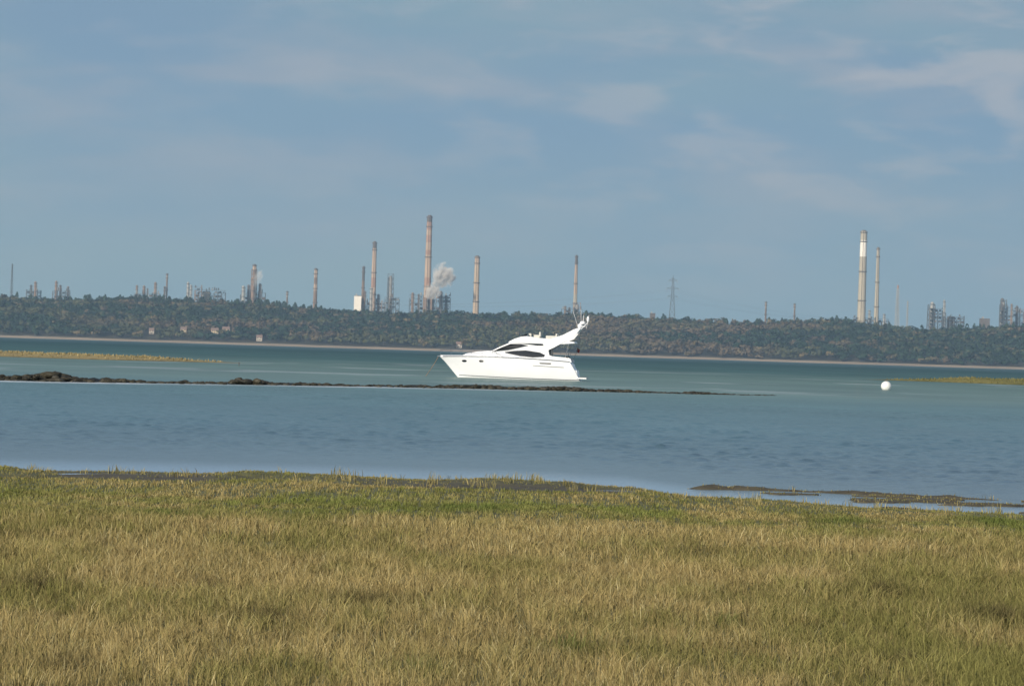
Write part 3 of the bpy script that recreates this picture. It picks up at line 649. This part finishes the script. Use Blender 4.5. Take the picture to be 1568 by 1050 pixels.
m=MB(); m.box(10.8,11.5,-1.3,-.2,4.75,5.1); m.box(11.4,11.6,-1.3,-.2,4.9,5.45); m.box(12.2,13.4,-1.5,1.3,4.6,5.05); m.box(13.3,13.5,-1.5,1.3,4.8,5.3)
m.box(10.2,10.5,-.9,-.4,4.8,5.25)
m.obj('flybridge_seats',[seat],yacht,bevel=.06)
m=MB()
for sg in(-1,1): m.slab([(9.6,4.04),(12.9,4.06),(12.85,3.90),(11.2,3.88)],out_(sg,-.05),out_(sg,.02),0)
m.obj('saloon_glass',[glass],yacht)
m=MB()
for sg in(-1,1):
    m.slab([(11.9,4.05),(12.9,4.75),(14.1,5.15),(15.2,5.75),(15.75,6.0),(16.15,5.95),(15.7,5.35),(15.2,4.75),(14.3,4.35),(13.2,3.7),(12.6,3.4)],lambda x,z:sg*(2.02-.14*(z-4)),lambda x,z:sg*(1.86-.14*(z-4)),0)
m.slab([(15.2,5.78),(15.75,6.0),(16.15,5.95),(15.85,5.62)],lambda x,z:-1.72,lambda x,z:1.72,0)
m.obj('radar_arch',[gel],yacht,bevel=.04)
m=MB(); m.cyl((15.8,0,5.9),(16.3,0,6.75),.07,.05,n=8); m.cyl((16.25,0,6.5),(16.25,0,6.62),.36,n=16); m.ball((16.25,0,6.68),.34,.34,.16); m.ball((15.9,.9,6.25),.28,.28,.34); m.cyl((15.9,.9,5.8),(15.9,.9,6.1),.06,n=8)
m.cyl((16.3,0,6.7),(16.35,0,7.5),.03,n=6); m.cyl((16.75,-.8,6.0),(17.0,-.8,7.5),.02,n=6); m.ball((16.9,-.8,7.05),.16,.16,.36); m.cyl((16.1,-.8,5.85),(16.9,-.8,6.7),.04,n=6)
m.cyl((15.9,-1.2,5.9),(15.2,-1.2,7.9),.018,n=5); m.cyl((16.0,1.3,5.9),(15.9,1.3,8.2),.018,n=5); m.box(16.0,16.6,-.35,.35,6.2,6.28)
m.obj('mast_and_radar',[gel],yacht,smooth=True)
m=MB(); m.box(12.75,12.85,-1.75,1.75,2.2,4.1,0); m.box(13.0,14.7,-1.5,1.5,1.9,2.25,1); m.box(14.3,14.8,-1.6,1.6,2.2,2.75,1)
m.obj('cockpit_interior',[glass,shade],yacht)  # near-black colour on the blocks paints the shade under the overhang
m=MB()
for sg in(-1,1):
    m.slab([(12.3,2.3),(12.4,2.95),(13.1,2.72),(14.6,2.62),(15.15,2.5),(15.3,2.1)],lambda x,z:sg*2.18,lambda x,z:sg*1.95,0)
    m.cyl((14.5,sg*1.85,2.5),(14.9,sg*1.8,4.4),.045,n=8,m=1)
m.box(14.8,15.0,-1.95,.9,2.0,2.6)
m.prism([(15.0,1.9),(15.35,1.9),(15.5,1.25),(15.85,1.2),(16.0,.5),(15.3,.4)],lambda x,z:1.7,0)
m.obj('cockpit_coaming',[gel,sst],yacht,bevel=.03)
m=MB(); m.box(15.9,17.0,-1.9,1.9,.25,.40,0); m.box(16.0,16.95,-1.8,1.8,.402,.42,1)
m.obj('swim_platform',[gel,teak],yacht)
def hy(x,z):
    pts=[]
    for l in LV[2:6]:
        s=min(max((x-l[0])/(l[1]-l[0]),0),1); _,b_,z_=lev(s,*l); pts.append((z_,b_))
    return float(np.interp(z,[p[0] for p in pts],[p[1] for p in pts]))
m=MB()
for sg in(-1,1):
    for cx_,cz_,a_,b_ in ((2.95,1.88,.30,.14),(4.95,1.92,.28,.14)):
        pts=[(cx_+a_*math.cos(t*.5236),cz_+b_*math.sin(t*.5236)) for t in range(12)]
        m.slab(pts,lambda x,z:sg*(hy(x,z)-.03),lambda x,z:sg*(hy(x,z)+.015),0)
    m.slab([(10.9,1.62),(14.4,1.52),(14.4,1.46),(10.9,1.57)],lambda x,z:sg*(hy(x,z)-.03),lambda x,z:sg*(hy(x,z)+.012),1)
    m.slab([(11.6,1.95),(13.0,1.95),(12.9,1.80),(11.7,1.82)],lambda x,z:sg*(hy(x,z)-.03),lambda x,z:sg*(hy(x,z)+.012),1)
m.obj('portholes_and_vents',[glass,shade],yacht)
m=MB()
for sg in(-1,1):
    pr=None
    for i in range(0,19):
        s=i/S; x_,b_,z_=lev(s,*LV[-1]); top=.62 if i<16 else .62-(i-15)*.2
        p=Vector((x_-.05,sg*max(b_-.1,.03),z_+top)); 
        if pr: m.cyl(pr,p,.026,n=5)
        if pr: m.cyl(pr-Vector((0,0,.3)),p-Vector((0,0,.3)),.012,n=4)
        if i%3==0: m.cyl((x_,sg*max(b_-.1,.03),z_),p,.02,n=5)
        pr=p
m.cyl((15.1,-1.9,2.4),(15.1,-1.9,3.2),.02,n=5); m.cyl((14.0,-1.95,3.2),(15.1,-1.9,3.2),.02,n=5); m.cyl((14.0,-1.95,2.6),(14.0,-1.95,3.2),.02,n=5)
m.cyl((15.2,1.2,2.4),(15.9,1.2,4.0),.025,n=5)
m.box(-.25,.5,-.12,.12,2.30,2.40)
m.obj('guard_rails',[sst],yacht)
m=MB(); pr=Vector((-.15,0,2.3))
for i in range(1,9):
    t_=i/8; p=Vector((-.15-1.5*t_,-.5*t_,2.3-2.5*t_-.5*t_*(1-t_))); m.cyl(pr,p,.025,n=5); pr=p
m.obj('mooring_line',[teak],yacht)
m=MB()
vs=[]
for i in range(7):
    for j in range(4): vs.append((15.55+.05*i+.1*j/3,1.2+.06*math.sin(i*1.3),3.35+.13*j-.03*i))
m.add(vs,[(i*4+j,(i+1)*4+j,(i+1)*4+j+1,i*4+j+1) for i in range(6) for j in range(3)]); m.obj('ensign',[red],yacht)

# ------------------------------------------------------------------ mooring buoy
x,_=survey(1357,590,615)
e_=bpy.data.objects.new('mooring_buoy',None); link(e_); e_.location=(x,615,0)
m=MB(); m.ball((0,0,.42),.62,.62,.60,0,28,16); m.obj('float',[pmat('buoy_white',(.82,.82,.78),.4,.05,3)],e_,smooth=True,angle=80)
m=MB(); m.cyl((0,0,.98),(0,0,1.1),.10,n=12)
for i in range(12):
    a=i*math.pi/6;b=(i+1)*math.pi/6; m.cyl((.1*math.cos(a),0,1.18+.1*math.sin(a)),(.1*math.cos(b),0,1.18+.1*math.sin(b)),.02,n=6)
m.obj('mooring_ring',[shade],e_)
m=MB(); x,_=survey(366,556,700); m.cyl((0,0,-.5),(0,0,.45),.05,n=8); m.cyl((0,0,.45),(0,0,.55),.08,.03,n=8); o=m.obj('marker_post',[shade]); o.location=(x,700,0)

sc.view_settings.view_transform='Standard'; sc.view_settings.look='None'; sc.view_settings.exposure=0
